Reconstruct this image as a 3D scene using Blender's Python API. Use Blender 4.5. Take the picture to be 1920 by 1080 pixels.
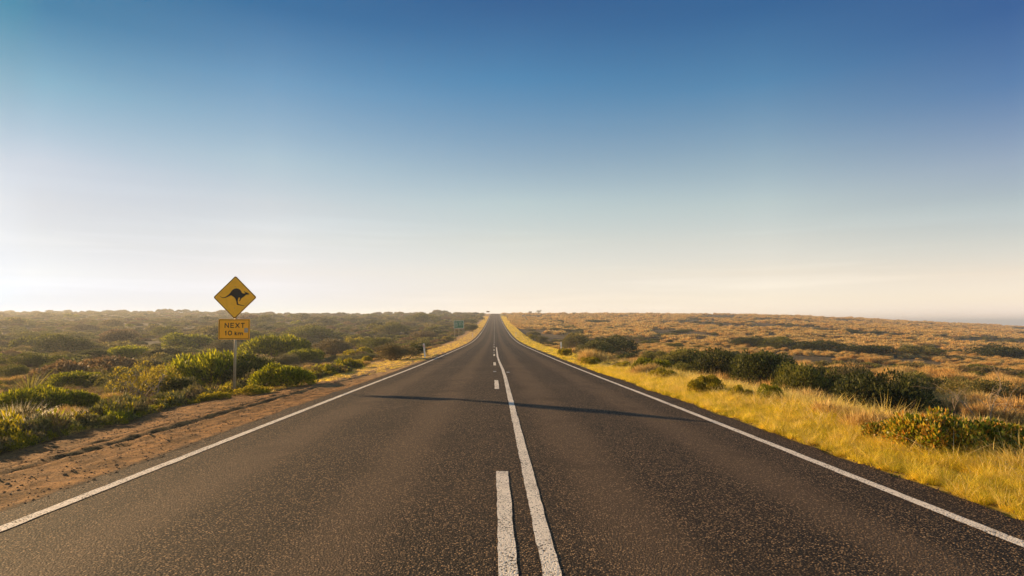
import bpy, math, random
import numpy as np
from mathutils import Vector, Matrix, Euler

for o in list(bpy.data.objects): bpy.data.objects.remove(o)
scene = bpy.context.scene
COL = scene.collection
R = math.radians

# ------------------------------------------------------------------ camera
CAM_Z = 1.40
F_PX, CX, CY = 1120.0, 960.0, 540.0           # focal length in pixels of the 1920 px wide photograph
YAW, PITCH = -math.atan(32/1120), math.atan(63/1120)
cam_d = bpy.data.cameras.new('camera')
cam = bpy.data.objects.new('camera', cam_d); COL.objects.link(cam)
cam.location = (0.02, 0.0, CAM_Z)
cam.rotation_euler = (R(90)+PITCH, 0, YAW)
cam_d.sensor_width = 36.0; cam_d.lens = F_PX/1920*36
cam_d.clip_start = 0.05; cam_d.clip_end = 30000
scene.camera = cam

# ------------------------------------------------------------------ light
SUN_EL = R(12.2)
SUN_AZ = R(55.5)                                 # to the left of the road direction (+Y)
scene.view_settings.view_transform = 'Standard'
scene.view_settings.look = 'None'
scene.view_settings.exposure = 1.0
scene.view_settings.gamma = 1
world = bpy.data.worlds.new('World'); scene.world = world; world.use_nodes = True
wn = world.node_tree; wn.nodes.clear()
w_out = wn.nodes.new('ShaderNodeOutputWorld'); w_bg = wn.nodes.new('ShaderNodeBackground')
sky = wn.nodes.new('ShaderNodeTexSky'); sky.sky_type = 'NISHITA'; sky.sun_disc = False
sky.sun_elevation = SUN_EL; sky.sun_rotation = -SUN_AZ
sky.altitude = 0; sky.air_density = 1.0; sky.dust_density = 0.3; sky.ozone_density = 2.0
w_bg.inputs['Strength'].default_value = 0.095
# colour balance of the sky by height above the horizon, for four bearings counted from the sun
SKY_BAL = {-1.0: [(0.5, (0.758, 0.782, 0.833)), (0.4, (1.01, 1.01, 1.01)), (0.3, (1.388, 1.326, 1.199)), (0.208, (2.754, 2.409, 1.893)), (0.106, (3.357, 2.754, 2.066)), (0.03, (3.357, 2.754, 2.238))],  # opposite the sun: extra warm brightness added to light sign and shrub fronts
 -0.131: [(0.38, (0.255, 0.412, 0.653)), (0.297, (0.489, 0.593, 0.751)), (0.203, (1.1, 0.859, 0.805)), (0.151, (1.221, 0.918, 0.785)), (0.104, (1.375, 0.981, 0.871)), (0.063, (1.41, 1.005, 0.993)), (0.029, (1.353, 1.141, 1.388)), (0.012, (1.342, 1.236, 1.797))],
 0.167: [(0.447, (0.235, 0.472, 0.671)), (0.354, (0.47, 0.715, 0.805)), (0.244, (1.144, 0.974, 0.828)), (0.181, (1.481, 1.102, 0.861)), (0.125, (1.536, 1.062, 0.874)), (0.076, (1.455, 1.026, 0.958)), (0.035, (1.302, 1.093, 1.298)), (0.015, (1.289, 1.217, 1.685))],
 0.543: [(0.479, (0.185, 0.375, 0.547)), (0.381, (0.352, 0.607, 0.698)), (0.264, (0.854, 0.769, 0.685)), (0.197, (1.183, 0.915, 0.721)), (0.136, (1.209, 0.859, 0.704)), (0.083, (1.105, 0.818, 0.786)), (0.038, (0.88, 0.757, 0.946)), (0.016, (0.939, 0.935, 1.373))],
 0.821: [(0.449, (0.13, 0.338, 0.469)), (0.356, (0.423, 0.567, 0.598)), (0.245, (0.814, 0.708, 0.607)), (0.182, (0.906, 0.684, 0.593)), (0.126, (0.851, 0.651, 0.613)), (0.077, (0.707, 0.583, 0.673)), (0.035, (0.497, 0.535, 0.88)), (0.015, (0.37, 0.511, 1.003))],
 0.949: [(0.388, (0.1, 0.303, 0.393)), (0.304, (0.322, 0.473, 0.49)), (0.208, (0.566, 0.515, 0.516)), (0.154, (0.517, 0.463, 0.483)), (0.106, (0.441, 0.42, 0.492)), (0.065, (0.369, 0.403, 0.591)), (0.03, (0.212, 0.308, 0.668)), (0.013, (0.113, 0.248, 0.762))],
 0.958: [(0.38, (0.112, 0.335, 0.393)), (0.297, (0.311, 0.436, 0.456)), (0.203, (0.523, 0.49, 0.503)), (0.15, (0.501, 0.465, 0.5)), (0.104, (0.414, 0.409, 0.503)), (0.063, (0.325, 0.371, 0.58)), (0.029, (0.188, 0.296, 0.674)), (0.012, (0.094, 0.217, 0.699))]}
def _wm(op, a, b=0.0, c=None):
    nd = wn.nodes.new('ShaderNodeMath'); nd.operation = op
    for i, v in enumerate((a, b, c)):
        if v is None: continue
        if isinstance(v, (int, float)): nd.inputs[i].default_value = v
        else: wn.links.new(v, nd.inputs[i])
    return nd.outputs[0]
_tc = wn.nodes.new('ShaderNodeTexCoord'); _sx = wn.nodes.new('ShaderNodeSeparateXYZ'); wn.links.new(_tc.outputs['Generated'], _sx.inputs[0])
_X, _Y, _Z = _sx.outputs
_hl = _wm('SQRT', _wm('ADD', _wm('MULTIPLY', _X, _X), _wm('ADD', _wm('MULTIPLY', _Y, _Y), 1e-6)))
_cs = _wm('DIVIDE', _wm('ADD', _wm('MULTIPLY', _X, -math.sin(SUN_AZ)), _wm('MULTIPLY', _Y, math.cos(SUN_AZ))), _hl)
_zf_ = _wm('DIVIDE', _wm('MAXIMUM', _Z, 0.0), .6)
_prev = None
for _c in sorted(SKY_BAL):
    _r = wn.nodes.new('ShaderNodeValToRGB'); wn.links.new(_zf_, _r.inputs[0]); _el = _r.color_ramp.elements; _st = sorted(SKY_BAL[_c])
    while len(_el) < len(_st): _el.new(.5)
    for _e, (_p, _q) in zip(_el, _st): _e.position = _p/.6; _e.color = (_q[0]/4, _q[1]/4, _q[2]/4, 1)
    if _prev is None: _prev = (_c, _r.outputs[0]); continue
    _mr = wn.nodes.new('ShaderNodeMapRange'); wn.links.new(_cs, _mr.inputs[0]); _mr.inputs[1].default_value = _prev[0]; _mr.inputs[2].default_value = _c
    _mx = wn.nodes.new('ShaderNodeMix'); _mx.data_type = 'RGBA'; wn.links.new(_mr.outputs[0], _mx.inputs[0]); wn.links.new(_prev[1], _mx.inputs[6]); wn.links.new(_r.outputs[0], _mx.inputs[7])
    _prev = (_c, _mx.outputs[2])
# thin wisps low on the right
_mp = wn.nodes.new('ShaderNodeMapping'); _mp.inputs['Scale'].default_value = (1.5, 1.5, 28); wn.links.new(_tc.outputs['Generated'], _mp.inputs[0])
_nz = wn.nodes.new('ShaderNodeTexNoise'); _nz.inputs['Scale'].default_value = 1.6; _nz.inputs['Detail'].default_value = 5; wn.links.new(_mp.outputs[0], _nz.inputs[0])
_wr = wn.nodes.new('ShaderNodeMapRange'); wn.links.new(_nz.outputs[0], _wr.inputs[0])
for _i, _v in zip((1, 2, 3, 4), (.5, .70, 0.0, .08)): _wr.inputs[_i].default_value = _v
_we = wn.nodes.new('ShaderNodeMapRange'); wn.links.new(_Z, _we.inputs[0])
for _i, _v in zip((1, 2, 3, 4), (.09, .20, 1.0, .12)): _we.inputs[_i].default_value = _v
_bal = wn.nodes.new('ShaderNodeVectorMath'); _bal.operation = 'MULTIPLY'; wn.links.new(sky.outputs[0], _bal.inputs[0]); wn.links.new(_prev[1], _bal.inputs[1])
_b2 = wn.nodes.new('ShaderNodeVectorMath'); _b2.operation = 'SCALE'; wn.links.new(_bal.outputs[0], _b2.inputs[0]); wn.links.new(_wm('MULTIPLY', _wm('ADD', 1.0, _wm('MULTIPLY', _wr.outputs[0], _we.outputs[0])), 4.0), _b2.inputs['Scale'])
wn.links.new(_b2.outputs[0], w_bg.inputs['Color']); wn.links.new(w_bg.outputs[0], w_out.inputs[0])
sun_d = bpy.data.lights.new('sun', 'SUN'); sun_d.energy = 5.0; sun_d.angle = R(0.5); sun_d.color = (1.0, 0.66, 0.32)
sun = bpy.data.objects.new('sun', sun_d); COL.objects.link(sun)
sdir = Vector((-math.sin(SUN_AZ)*math.cos(SUN_EL), math.cos(SUN_AZ)*math.cos(SUN_EL), math.sin(SUN_EL)))
sun.rotation_euler = sdir.to_track_quat('Z', 'Y').to_euler()
sun.location = (-40, 30, 30)

# ------------------------------------------------------------------ noise and heights
def _h(ix, iy, seed):
    n = (ix.astype(np.int64)*374761393 + iy.astype(np.int64)*668265263 + seed*1274126177) & 0xffffffff
    n = ((n ^ (n >> 13))*1274126177) & 0xffffffff
    return ((n ^ (n >> 16)) & 0xffff)/65535.0
def vnoise(x, y, seed=0):
    x = np.asarray(x, float); y = np.asarray(y, float)
    ix, iy = np.floor(x), np.floor(y); fx, fy = x-ix, y-iy
    fx = fx*fx*(3-2*fx); fy = fy*fy*(3-2*fy)
    a, b = _h(ix, iy, seed), _h(ix+1, iy, seed); c, d = _h(ix, iy+1, seed), _h(ix+1, iy+1, seed)
    return (a*(1-fx)+b*fx)*(1-fy)+(c*(1-fx)+d*fx)*fy - 0.5
def fbm(x, y, seed=0, o=3):
    s = 0; a = 1.0
    for k in range(o): s = s + a*vnoise(np.asarray(x)*2**k+17.3*k, np.asarray(y)*2**k+9.1*k, seed+k); a *= .5
    return s
def sstep(a, b, x):
    t = np.clip((np.asarray(x, float)-a)/(b-a), 0, 1); return t*t*(3-2*t)

_pd = [-400, 0, 4.36, 9.48, 14, 21.1, 28.8, 37.9, 48.8, 73.6, 92, 106, 124.6, 145, 170, 204, 265, 340, 434, 500, 540, 600, 700, 1000, 1600, 3500, 30000]
_pz = [6.0, 0.0, -.099, -.21, -.32, -.50, -.68, -.87, -1.09, -1.56, -1.82, -1.91, -1.90, -1.72, -1.33, -.786, .57, 2.6, 5.66, 7.85, 8.62, 8.7, 7.5, 1, -15, -60, -60]
_yy = np.linspace(-400, 5000, 21601)
_zz = np.interp(_yy, _pd, _pz)
for _k in (13, 13):                            # soften the kinks between the surveyed points
    _zz[_k:-_k] = np.convolve(_zz, np.ones(2*_k+1)/(2*_k+1), 'same')[_k:-_k]
_zf = _zz.copy()
for _k in (61, 61): _zf[_k:-_k] = np.convolve(_zf, np.ones(2*_k+1)/(2*_k+1), 'same')[_k:-_k]
_w = sstep(60, 120, _yy); _zz = _zz*(1-_w)+_zf*_w
def prof(y): return np.interp(y, _yy, _zz)
def crown(x): return 0.022*(3.55-np.abs(x))
def road_z(x, y): return prof(y)+crown(x)

def ground_z(x, y):
    x = np.asarray(x, float); y = np.asarray(y, float)
    z = prof(y)
    lat = np.interp(x, [-30, -14, -9.5, -7.4, -5.5, -3.9, -3.3, 3.3, 4.0, 5, 6.3, 8, 11, 30],
                       [-1.1, -1.0, -.62, -.27, -.11, -.03, -.12, -.12, -.03, -.05, -.14, -.72, -1.25, -1.35])
    z = z + lat*(1-.5*sstep(100, 250, y))
    a = np.abs(x)
    fx = np.maximum(x, 0)
    ratio = fx/np.maximum(np.abs(y), 60)
    z = z - fx*.0245*sstep(.3, .95, ratio)
    off = sstep(9, 40, a)
    z = z + off*(.5*fbm(x/22, y/22, 3)+ 1.1*fbm(x/90, y/90, 7)*np.where(x < 0, 1.0, .45))
    z = z + sstep(30, 120, a)*fbm(x/160, y/160, 5, 2)*np.where(x < 0, 3.2, .9)
    z = z + .05*fbm(x/.9, y/.9, 11)*sstep(4.2, 6.5, a)
    # worn wheel ruts and lumps in the dirt on the left verge
    m = sstep(-8.0, -6.6, x)*(1-sstep(-4.3, -4.0, x))
    cx1 = -5.72+.035*(y-7)+.10*fbm(y/4, 0*y, 21, 2)
    for c, d, w in ((cx1, .055, .085), (cx1+.38, .035, .06), (cx1+1.0, .012, .08)):
        z = z - d*np.exp(-((x-c)/w)**2)*m*(.75+.35*(vnoise(y/1.6, x*0+c*0+d*50, 31)+.5))
        z = z + .6*d*np.exp(-((x-c-.17)/.09)**2)*m
    z = z + m*(.035*fbm(x/.35, y/.35, 41)+.015*fbm(x/.12, y/.12, 43, 2))
    return z

CAMP = np.array(cam.location)
_Rm = np.array(Euler((R(90)+PITCH, 0, YAW)).to_matrix())
def ray(px, py):
    d = _Rm @ np.array([(px-CX)/F_PX, -(py-CY)/F_PX, -1.0]); return d/d[1]     # one metre forward along the road
_ts = np.concatenate([np.linspace(1.5, 60, 3000), np.linspace(60, 900, 6000)])
def spot(px, py):
    """point of the ground that was surveyed at this place of the photograph, and its distance"""
    d = ray(px, py); X = CAMP[0]+_ts*d[0]; Y = _ts*d[1]; Z = CAMP[2]+_ts*d[2]
    hit = np.nonzero(Z < ground_z(X, Y))[0]
    t = _ts[hit[0]] if len(hit) else 560.0
    x, y = CAMP[0]+t*d[0], t*d[1]
    return float(x), float(y), float(ground_z(x, y))

# ------------------------------------------------------------------ object helpers
def tag(o, label=None, cat=None, group=None, kind=None):
    if label: o['label'] = label
    if cat: o['category'] = cat
    if group: o['group'] = group
    if kind: o['kind'] = kind
    return o
def link(name, me, parent=None, loc=(0, 0, 0)):
    o = bpy.data.objects.new(name, me); COL.objects.link(o); o.location = loc
    if parent: o.parent = parent
    return o
def empty(name, loc, rz=0):
    o = bpy.data.objects.new(name, None); COL.objects.link(o); o.location = loc; o.rotation_euler = (0, 0, rz)
    o.empty_display_size = .2
    return o
def npmesh(name, verts, faces, mats, smooth=False, fmat=None):
    """faces: (n,4) or (n,3) index array"""
    verts = np.asarray(verts, np.float32); faces = np.asarray(faces, np.int32)
    me = bpy.data.meshes.new(name); n, k = faces.shape
    me.vertices.add(len(verts)); me.vertices.foreach_set('co', verts.ravel())
    me.loops.add(n*k); me.loops.foreach_set('vertex_index', faces.ravel())
    me.polygons.add(n); me.polygons.foreach_set('loop_start', np.arange(n, dtype=np.int32)*k)
    me.polygons.foreach_set('loop_total', np.full(n, k, np.int32))
    if smooth: me.polygons.foreach_set('use_smooth', np.ones(n, bool))
    if fmat is not None: me.polygons.foreach_set('material_index', np.asarray(fmat, np.int32))
    me.update(calc_edges=True); me.validate()
    for m in (mats if isinstance(mats, (list, tuple)) else [mats]): me.materials.append(m)
    return me
def grid_mesh(name, xs, ys, zf, mat, smooth=True):
    X, Y = np.meshgrid(xs, ys); Z = zf(X, Y); nx, ny = len(xs), len(ys)
    v = np.stack([X, Y, Z], -1).reshape(-1, 3)
    i = np.arange(nx-1)[None, :]+np.arange(ny-1)[:, None]*nx
    f = np.stack([i, i+1, i+1+nx, i+nx], -1).reshape(-1, 4)
    return npmesh(name, v, f, mat, smooth)

class NT:
    def __init__(s, name):
        s.m = bpy.data.materials.new(name); s.m.use_nodes = True; s.t = s.m.node_tree; s.t.nodes.clear()
        s.out = s.n('ShaderNodeOutputMaterial')
    def n(s, typ, **kw):
        nd = s.t.nodes.new(typ)
        for k, v in kw.items(): setattr(nd, k, v)
        return nd
    def l(s, a, b): s.t.links.new(a, b)
    def put(s, sock, v):
        if hasattr(v, 'links') or hasattr(v, 'is_output'): s.l(v, sock)
        else: sock.default_value = v
    def math(s, op, a, b=0.0, c=None, clamp=False):
        nd = s.n('ShaderNodeMath', operation=op, use_clamp=clamp)
        s.put(nd.inputs[0], a); s.put(nd.inputs[1], b)
        if c is not None: s.put(nd.inputs[2], c)
        return nd.outputs[0]
    def mix(s, f, a, b, mode='MIX'):
        nd = s.n('ShaderNodeMix', data_type='RGBA', blend_type=mode)
        s.put(nd.inputs[0], f); s.put(nd.inputs[6], a if hasattr(a, 'is_output') else (*a[:3], 1)); s.put(nd.inputs[7], b if hasattr(b, 'is_output') else (*b[:3], 1))
        return nd.outputs[2]
    def noise(s, vec, scale, detail=3, rough=.55, out='Fac'):
        nd = s.n('ShaderNodeTexNoise'); nd.inputs['Scale'].default_value = scale; nd.inputs['Detail'].default_value = detail
        nd.inputs['Roughness'].default_value = rough
        if vec is not None: s.l(vec, nd.inputs['Vector'])
        return nd.outputs[out]
    def voro(s, vec, scale, feature='F1', out='Distance', rnd=1.0):
        nd = s.n('ShaderNodeTexVoronoi', feature=feature); nd.inputs['Scale'].default_value = scale
        nd.inputs['Randomness'].default_value = rnd
        if vec is not None: s.l(vec, nd.inputs['Vector'])
        return nd.outputs[out]
    def ramp(s, f, stops):
        nd = s.n('ShaderNodeValToRGB'); el = nd.color_ramp.elements
        while len(el) < len(stops): el.new(.5)
        for e, (p, c) in zip(el, stops): e.position = p; e.color = (*c[:3], 1) if not isinstance(c, (int, float)) else (c, c, c, 1)
        s.put(nd.inputs[0], f); return nd.outputs[0]
    def maprange(s, v, a, b, c=0.0, d=1.0):
        nd = s.n('ShaderNodeMapRange'); nd.interpolation_type = 'SMOOTHSTEP'
        s.put(nd.inputs[0], v)
        for k, q in zip((1, 2, 3, 4), (a, b, c, d)): nd.inputs[k].default_value = q
        return nd.outputs[0]
    def bump(s, h, strength, dist, normal=None):
        nd = s.n('ShaderNodeBump'); nd.inputs['Strength'].default_value = strength; nd.inputs['Distance'].default_value = dist
        s.l(h, nd.inputs['Height'])
        if normal is not None: s.l(normal, nd.inputs['Normal'])
        return nd.outputs[0]
    def pbr(s, col, rough=.8, normal=None, metal=0, spec=.5):
        nd = s.n('ShaderNodeBsdfPrincipled'); s.put(nd.inputs['Base Color'], col if hasattr(col, 'is_output') else (*col[:3], 1))
        s.put(nd.inputs['Roughness'], rough); nd.inputs['Metallic'].default_value = metal
        s.put(nd.inputs['Specular IOR Level'], spec)
        if normal is not None: s.l(normal, nd.inputs['Normal'])
        return nd.outputs[0]
    def done(s, sh): s.l(sh, s.out.inputs['Surface']); return s.m
    def pos(s): return s.n('ShaderNodeNewGeometry').outputs['Position']
    def xyz(s, v):
        nd = s.n('ShaderNodeSeparateXYZ'); s.l(v, nd.inputs[0]); return nd.outputs

# ------------------------------------------------------------------ materials
def asphalt_nodes(t):
    p = t.pos()
    d1 = t.voro(p, 78, 'F1'); c1 = t.voro(p, 78, 'F1', 'Color'); cv = t.xyz(c1)[0]
    d2 = t.voro(p, 170, 'F1')
    h = t.math('ADD', t.math('MULTIPLY', d1, -1.0), t.math('MULTIPLY', d2, -.35))
    h = t.math('ADD', h, t.math('MULTIPLY', cv, .55))
    return p, d1, cv, h
def mat_asphalt():
    t = NT('chip_seal'); p, d1, cv, h = asphalt_nodes(t)
    base = t.ramp(cv, [(0, (.016, .010, .006)), (.4, (.058, .037, .021)), (.75, (.20, .128, .070)), (1, (.62, .40, .21))])
    gap = t.maprange(d1, .30, .62); base = t.mix(gap, base, (.006, .0045, .0035))
    big = t.noise(p, .35, 3); x = t.xyz(p)[0]
    ax = t.math('ABSOLUTE', x)
    # two wheel paths in each lane are polished lighter, the middle stays dark
    w1 = t.math('ABSOLUTE', t.math('SUBTRACT', ax, 1.0)); w2 = t.math('ABSOLUTE', t.math('SUBTRACT', ax, 2.65))
    wp = t.math('MAXIMUM', t.maprange(w1, 0, .55, 1, 0), t.maprange(w2, 0, .55, 1, 0))
    lum = t.math('ADD', t.math('MULTIPLY', wp, .5), t.math('MULTIPLY', big, .7))
    base = t.mix(t.maprange(lum, .25, .85, .0, .42), base, (.17, .115, .070)); base = t.mix(t.maprange(t.noise(p, .9, 4, .6), .52, .68, 0, .4), base, (.035, .022, .012))
    yy = t.xyz(p)[1]
    seam = t.math('COMPARE', yy, 150.0, .9)
    base = t.mix(t.math('MULTIPLY', seam, .4), base, (.02, .018, .015))
    spot = t.noise(p, 5.5, 4, .7); base = t.mix(t.maprange(spot, .62, .75, 0, .45), base, (.014, .011, .009))
    n = t.bump(h, 1.0, .013)
    return t.done(t.pbr(base, .82, n, spec=.17))
def mat_paint():
    t = NT('worn_road_paint'); p, d1, cv, h = asphalt_nodes(t)
    nz = t.noise(p, 40, 3, .7); big = t.noise(p, 2.2, 3)
    wear = t.math('ADD', t.math('ADD', t.math('MULTIPLY', d1, .75), t.math('MULTIPLY', nz, .55)), t.math('MULTIPLY', big, .35))
    f = t.maprange(wear, .90, 1.06)
    c = t.mix(f, (.88, .80, .67), (.05, .042, .034))
    dirt = t.noise(p, 9, 4); c = t.mix(t.maprange(dirt, .45, .75, 0, .35), c, (.30, .25, .19))
    return t.done(t.pbr(c, .75, t.bump(h, .75, .006), spec=.15))
def mat_ground():
    t = NT('earth_and_litter'); p = t.pos(); X = t.xyz(p)
    wob = t.noise(p, .8, 4, .65)
    xw = t.math('ADD', X[0], t.math('MULTIPLY', t.math('SUBTRACT', wob, .5), 1.6))
    n1 = t.noise(p, 3.0, 6, .68); n2 = t.noise(p, 22, 5, .72); n3 = t.noise(p, .5, 4)
    # brown dirt with orange sand drifts and darker stones
    dirt = t.mix(t.maprange(n1, .38, .66), (.115, .054, .017), (.44, .215, .066))
    dirt = t.mix(t.maprange(n2, .42, .70, 0, .65), dirt, (.48, .27, .085))
    n4 = t.noise(p, 75, 4, .7); dirt = t.mix(t.maprange(n4, .45, .62, 0, .55), dirt, (.065, .032, .013))
    peb = t.voro(p, 42, 'F1', 'Color'); pebd = t.voro(p, 42)
    dirt = t.mix(t.math('MULTIPLY', t.maprange(t.xyz(peb)[0], .78, .84), t.maprange(pebd, .42, .30)), dirt, (.05, .032, .02))
    litter = t.mix(t.maprange(n1, .4, .65), (.07, .05, .022), (.16, .105, .045))
    field = t.mix(t.maprange(n3, .4, .62), (.06, .048, .02), (.17, .115, .05))
    verge = t.mix(t.maprange(n1, .4, .6), (.30, .23, .04), (.46, .34, .08))
    vl = t.mix(t.maprange(n1, .35, .7), (.34, .20, .09), (.50, .32, .13))
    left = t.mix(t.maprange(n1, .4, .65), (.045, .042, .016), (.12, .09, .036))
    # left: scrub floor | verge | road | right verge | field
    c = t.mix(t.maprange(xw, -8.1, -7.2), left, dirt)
    yv = t.math('ADD', X[1], t.math('MULTIPLY', t.math('SUBTRACT', wob, .5), 14.0))
    onleft = t.math('MULTIPLY', t.maprange(yv, 16, 24), t.maprange(xw, -9.5, -7.2))
    c = t.mix(onleft, c, vl)
    c = t.mix(t.maprange(X[0], 0, 1), c, verge)
    c = t.mix(t.maprange(xw, 6.0, 6.8), c, litter)
    c = t.mix(t.maprange(xw, 11, 16), c, field)
    edge = t.maprange(t.math('ADD', t.math('ABSOLUTE', X[0]), t.math('MULTIPLY', t.math('SUBTRACT', n2, .5), .35)), 3.95, 4.12, 1, 0)
    c = t.mix(edge, c, (.03, .022, .016))
    hh = t.math('ADD', t.math('ADD', t.math('MULTIPLY', n4, .30), t.math('MULTIPLY', n1, .6)), t.math('ADD', t.math('MULTIPLY', n2, .35), t.math('MULTIPLY', t.math('SUBTRACT', 1, pebd), .12)))
    return t.done(t.pbr(c, .95, t.bump(hh, .9, .05), spec=.15))
def mat_leaf(name, cols, trans=.4, rough=.62, patch=None, spec=.18, tcol=1.5):
    """cols: leaf colours over the individual leaves; patch: second palette for whole plants"""
    t = NT(name); g = t.n('ShaderNodeNewGeometry'); oi = t.n('ShaderNodeObjectInfo')
    st = [(i/(len(cols)-1), c) for i, c in enumerate(cols)]
    c = t.ramp(g.outputs['Random Per Island'], st)
    if patch:
        c2 = t.ramp(g.outputs['Random Per Island'], [(i/(len(patch)-1), q) for i, q in enumerate(patch)])
        zone = t.noise(oi.outputs['Location'], .06, 2)
        f = t.math('ADD', t.math('MULTIPLY', oi.outputs['Random'], .6), t.math('MULTIPLY', zone, .5))
        c = t.mix(t.maprange(f, .38, .72), c, c2)
    hs = t.n('ShaderNodeHueSaturation'); t.l(c, hs.inputs['Color'])
    t.l(t.math('ADD', .8, t.math('MULTIPLY', oi.outputs['Random'], .4)), hs.inputs['Value'])
    c = hs.outputs[0]
    a = t.pbr(c, rough, spec=spec)
    tr = t.n('ShaderNodeBsdfTranslucent')
    tc = t.mix(1.0, c, (tcol, tcol, tcol*.8), 'MULTIPLY'); t.l(tc, tr.inputs['Color'])
    ms = t.n('ShaderNodeMixShader'); ms.inputs[0].default_value = trans; t.l(a, ms.inputs[1]); t.l(tr.outputs[0], ms.inputs[2])
    return t.done(ms.outputs[0])
def mat_plain(name, col, rough=.6, metal=0, var=.15, scale=8, spec=.4, dirtcol=None):
    t = NT(name); tc = t.n('ShaderNodeTexCoord').outputs['Object']
    nz = t.noise(tc, scale, 5, .65)
    d = dirtcol or tuple(v*(1-var*2.2) for v in col)
    c = t.mix(t.maprange(nz, .4, .75, 0, .8), col, d)
    return t.done(t.pbr(c, t.math('ADD', rough-.08, t.math('MULTIPLY', nz, .16)), t.bump(nz, .15, .004), metal, spec))

M_ASPH, M_PAINT, M_GROUND = mat_asphalt(), mat_paint(), mat_ground()
M_BARK = mat_plain('grey_brown_twigs', (.16, .11, .07), .9, 0, .2, 30, .1)
M_DEAD = mat_plain('bleached_dead_wood', (.34, .26, .18), .9, 0, .2, 30, .1)
M_OLIVE = mat_leaf('olive_leaves', [(.05, .060, .010), (.13, .135, .022), (.24, .215, .035)], .32, patch=[(.07, .065, .018), (.17, .145, .045), (.28, .21, .07)])
M_BRIGHT = mat_leaf('fresh_green_leaves', [(.05, .062, .005), (.135, .150, .009), (.31, .285, .013)], .5)
M_YELLOW = mat_leaf('yellow_green_leaves', [(.09, .085, .008), (.22, .19, .012), (.36, .27, .018)], .5)
M_GREY = mat_leaf('grey_brown_leaves', [(.06, .045, .022), (.12, .09, .045), (.19, .14, .075)], .3, patch=[(.05, .055, .02), (.10, .10, .04), (.15, .14, .06)])
M_RUST = mat_leaf('rusty_tip_leaves', [(.10, .07, .015), (.22, .18, .02), (.34, .25, .03)], .4)
M_TWIG = mat_leaf('brown_twiggy_undergrowth', [(.09, .055, .028), (.19, .12, .06), (.32, .21, .11)], .3, patch=[(.07, .06, .02), (.15, .115, .045), (.26, .19, .08)])
M_DARK = mat_leaf('dark_green_leaves', [(.018, .026, .006), (.05, .060, .013), (.12, .115, .022)], .28)
M_BROAD = mat_leaf('broad_golden_leaves', [(.045, .075, .006), (.10, .13, .008), (.20, .20, .010), (.34, .26, .014), (.45, .18, .02), (.5, .40, .05)], .4, .45, spec=.35)
M_TAN = mat_leaf('dry_tan_blades', [(.26, .165, .05), (.64, .43, .145), (.95, .68, .29)], .22, .7, patch=[(.18, .11, .035), (.46, .28, .09), (.80, .52, .20)])
M_SILVER = mat_leaf('silvery_blades', [(.5, .41, .28), (.75, .64, .47), (.9, .8, .62)], .5, .4)
M_VERGE = mat_leaf('verge_blades', [(.20, .200, .010), (.54, .44, .018), (.86, .66, .09)], .5, .6, patch=[(.38, .31, .014), (.72, .54, .03), (.92, .72, .17)])
M_VDRY = mat_leaf('dry_gold_blades', [(.42, .30, .05), (.74, .54, .12), (.9, .70, .28)], .4, .5)
M_STRAW = mat_leaf('pale_straw', [(.62, .46, .18), (.85, .68, .34), (.95, .8, .5)], .3, .5)
M_SPIKE = mat_leaf('spiky_blades', [(.07, .08, .015), (.16, .15, .03), (.28, .23, .07)], .4, .7)
M_STEEL = mat_plain('galvanised_steel', (.30, .25, .18), .5, .35, .15, 14)
M_SIGNY = mat_plain('amber_sign_face', (1.0, .45, .012), .42, 0, .07, 5, .4)
M_PLATEY = mat_plain('orange_plate_face', (1.0, .40, .008), .42, 0, .07, 5, .4)
M_BLACK = mat_plain('sign_black', (.022, .018, .012), .5, 0, .1, 10, .3)
M_STICK = mat_plain('grey_sticker', (.42, .32, .22), .6)
M_WHITE = mat_plain('white_plastic', (.72, .68, .62), .55, 0, .1, 12)
M_RED = mat_plain('red_reflector', (.65, .03, .015), .3)
M_REFL = mat_plain('pale_reflector', (.62, .60, .58), .3)
M_BAND = mat_plain('dark_band', (.06, .05, .05), .6)
M_SGREEN = mat_plain('green_sign_face', (.012, .13, .055), .5, 0, .12, 3)
M_SWHITE = mat_plain('sign_white', (.62, .62, .55), .5)
M_BROWN = mat_plain('brown_sign_face', (.16, .08, .04), .6)
M_STONE = mat_plain('brown_stones', (.15, .09, .05), .9, 0, .2, 20, .2)

# ------------------------------------------------------------------ ground, road, sea
def spaced(stops):
    out = []
    for a, b, s in stops: out.append(np.arange(a, b-1e-6, s))
    return np.unique(np.round(np.concatenate(out+[[stops[-1][1]]]), 4))
def geo(a, b, s0, k):
    v = [a]; s = s0
    while v[-1] < b: v.append(v[-1]+s); s *= k
    return np.array(v)
gx = np.concatenate([-geo(30, 4000, 1.5, 1.05)[::-1], spaced([(-30, -12, .8), (-12, -7.2, .3), (-7.2, -3.8, .07), (-3.8, 3.8, 1.2), (3.8, 12, .25), (12, 29.4, .8)]), geo(30, 4000, 1.5, 1.05)])
gy = np.concatenate([spaced([(-80, -4, 4), (-4, 2, .5), (2, 18, .1), (18, 40, .25), (40, 120, 1.0), (120, 700, 3.0)]), geo(703, 4200, 4, 1.06)])
g = link('ground', grid_mesh('ground', np.unique(gx), np.unique(gy), ground_z, M_GROUND)); tag(g, kind='structure')

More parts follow.
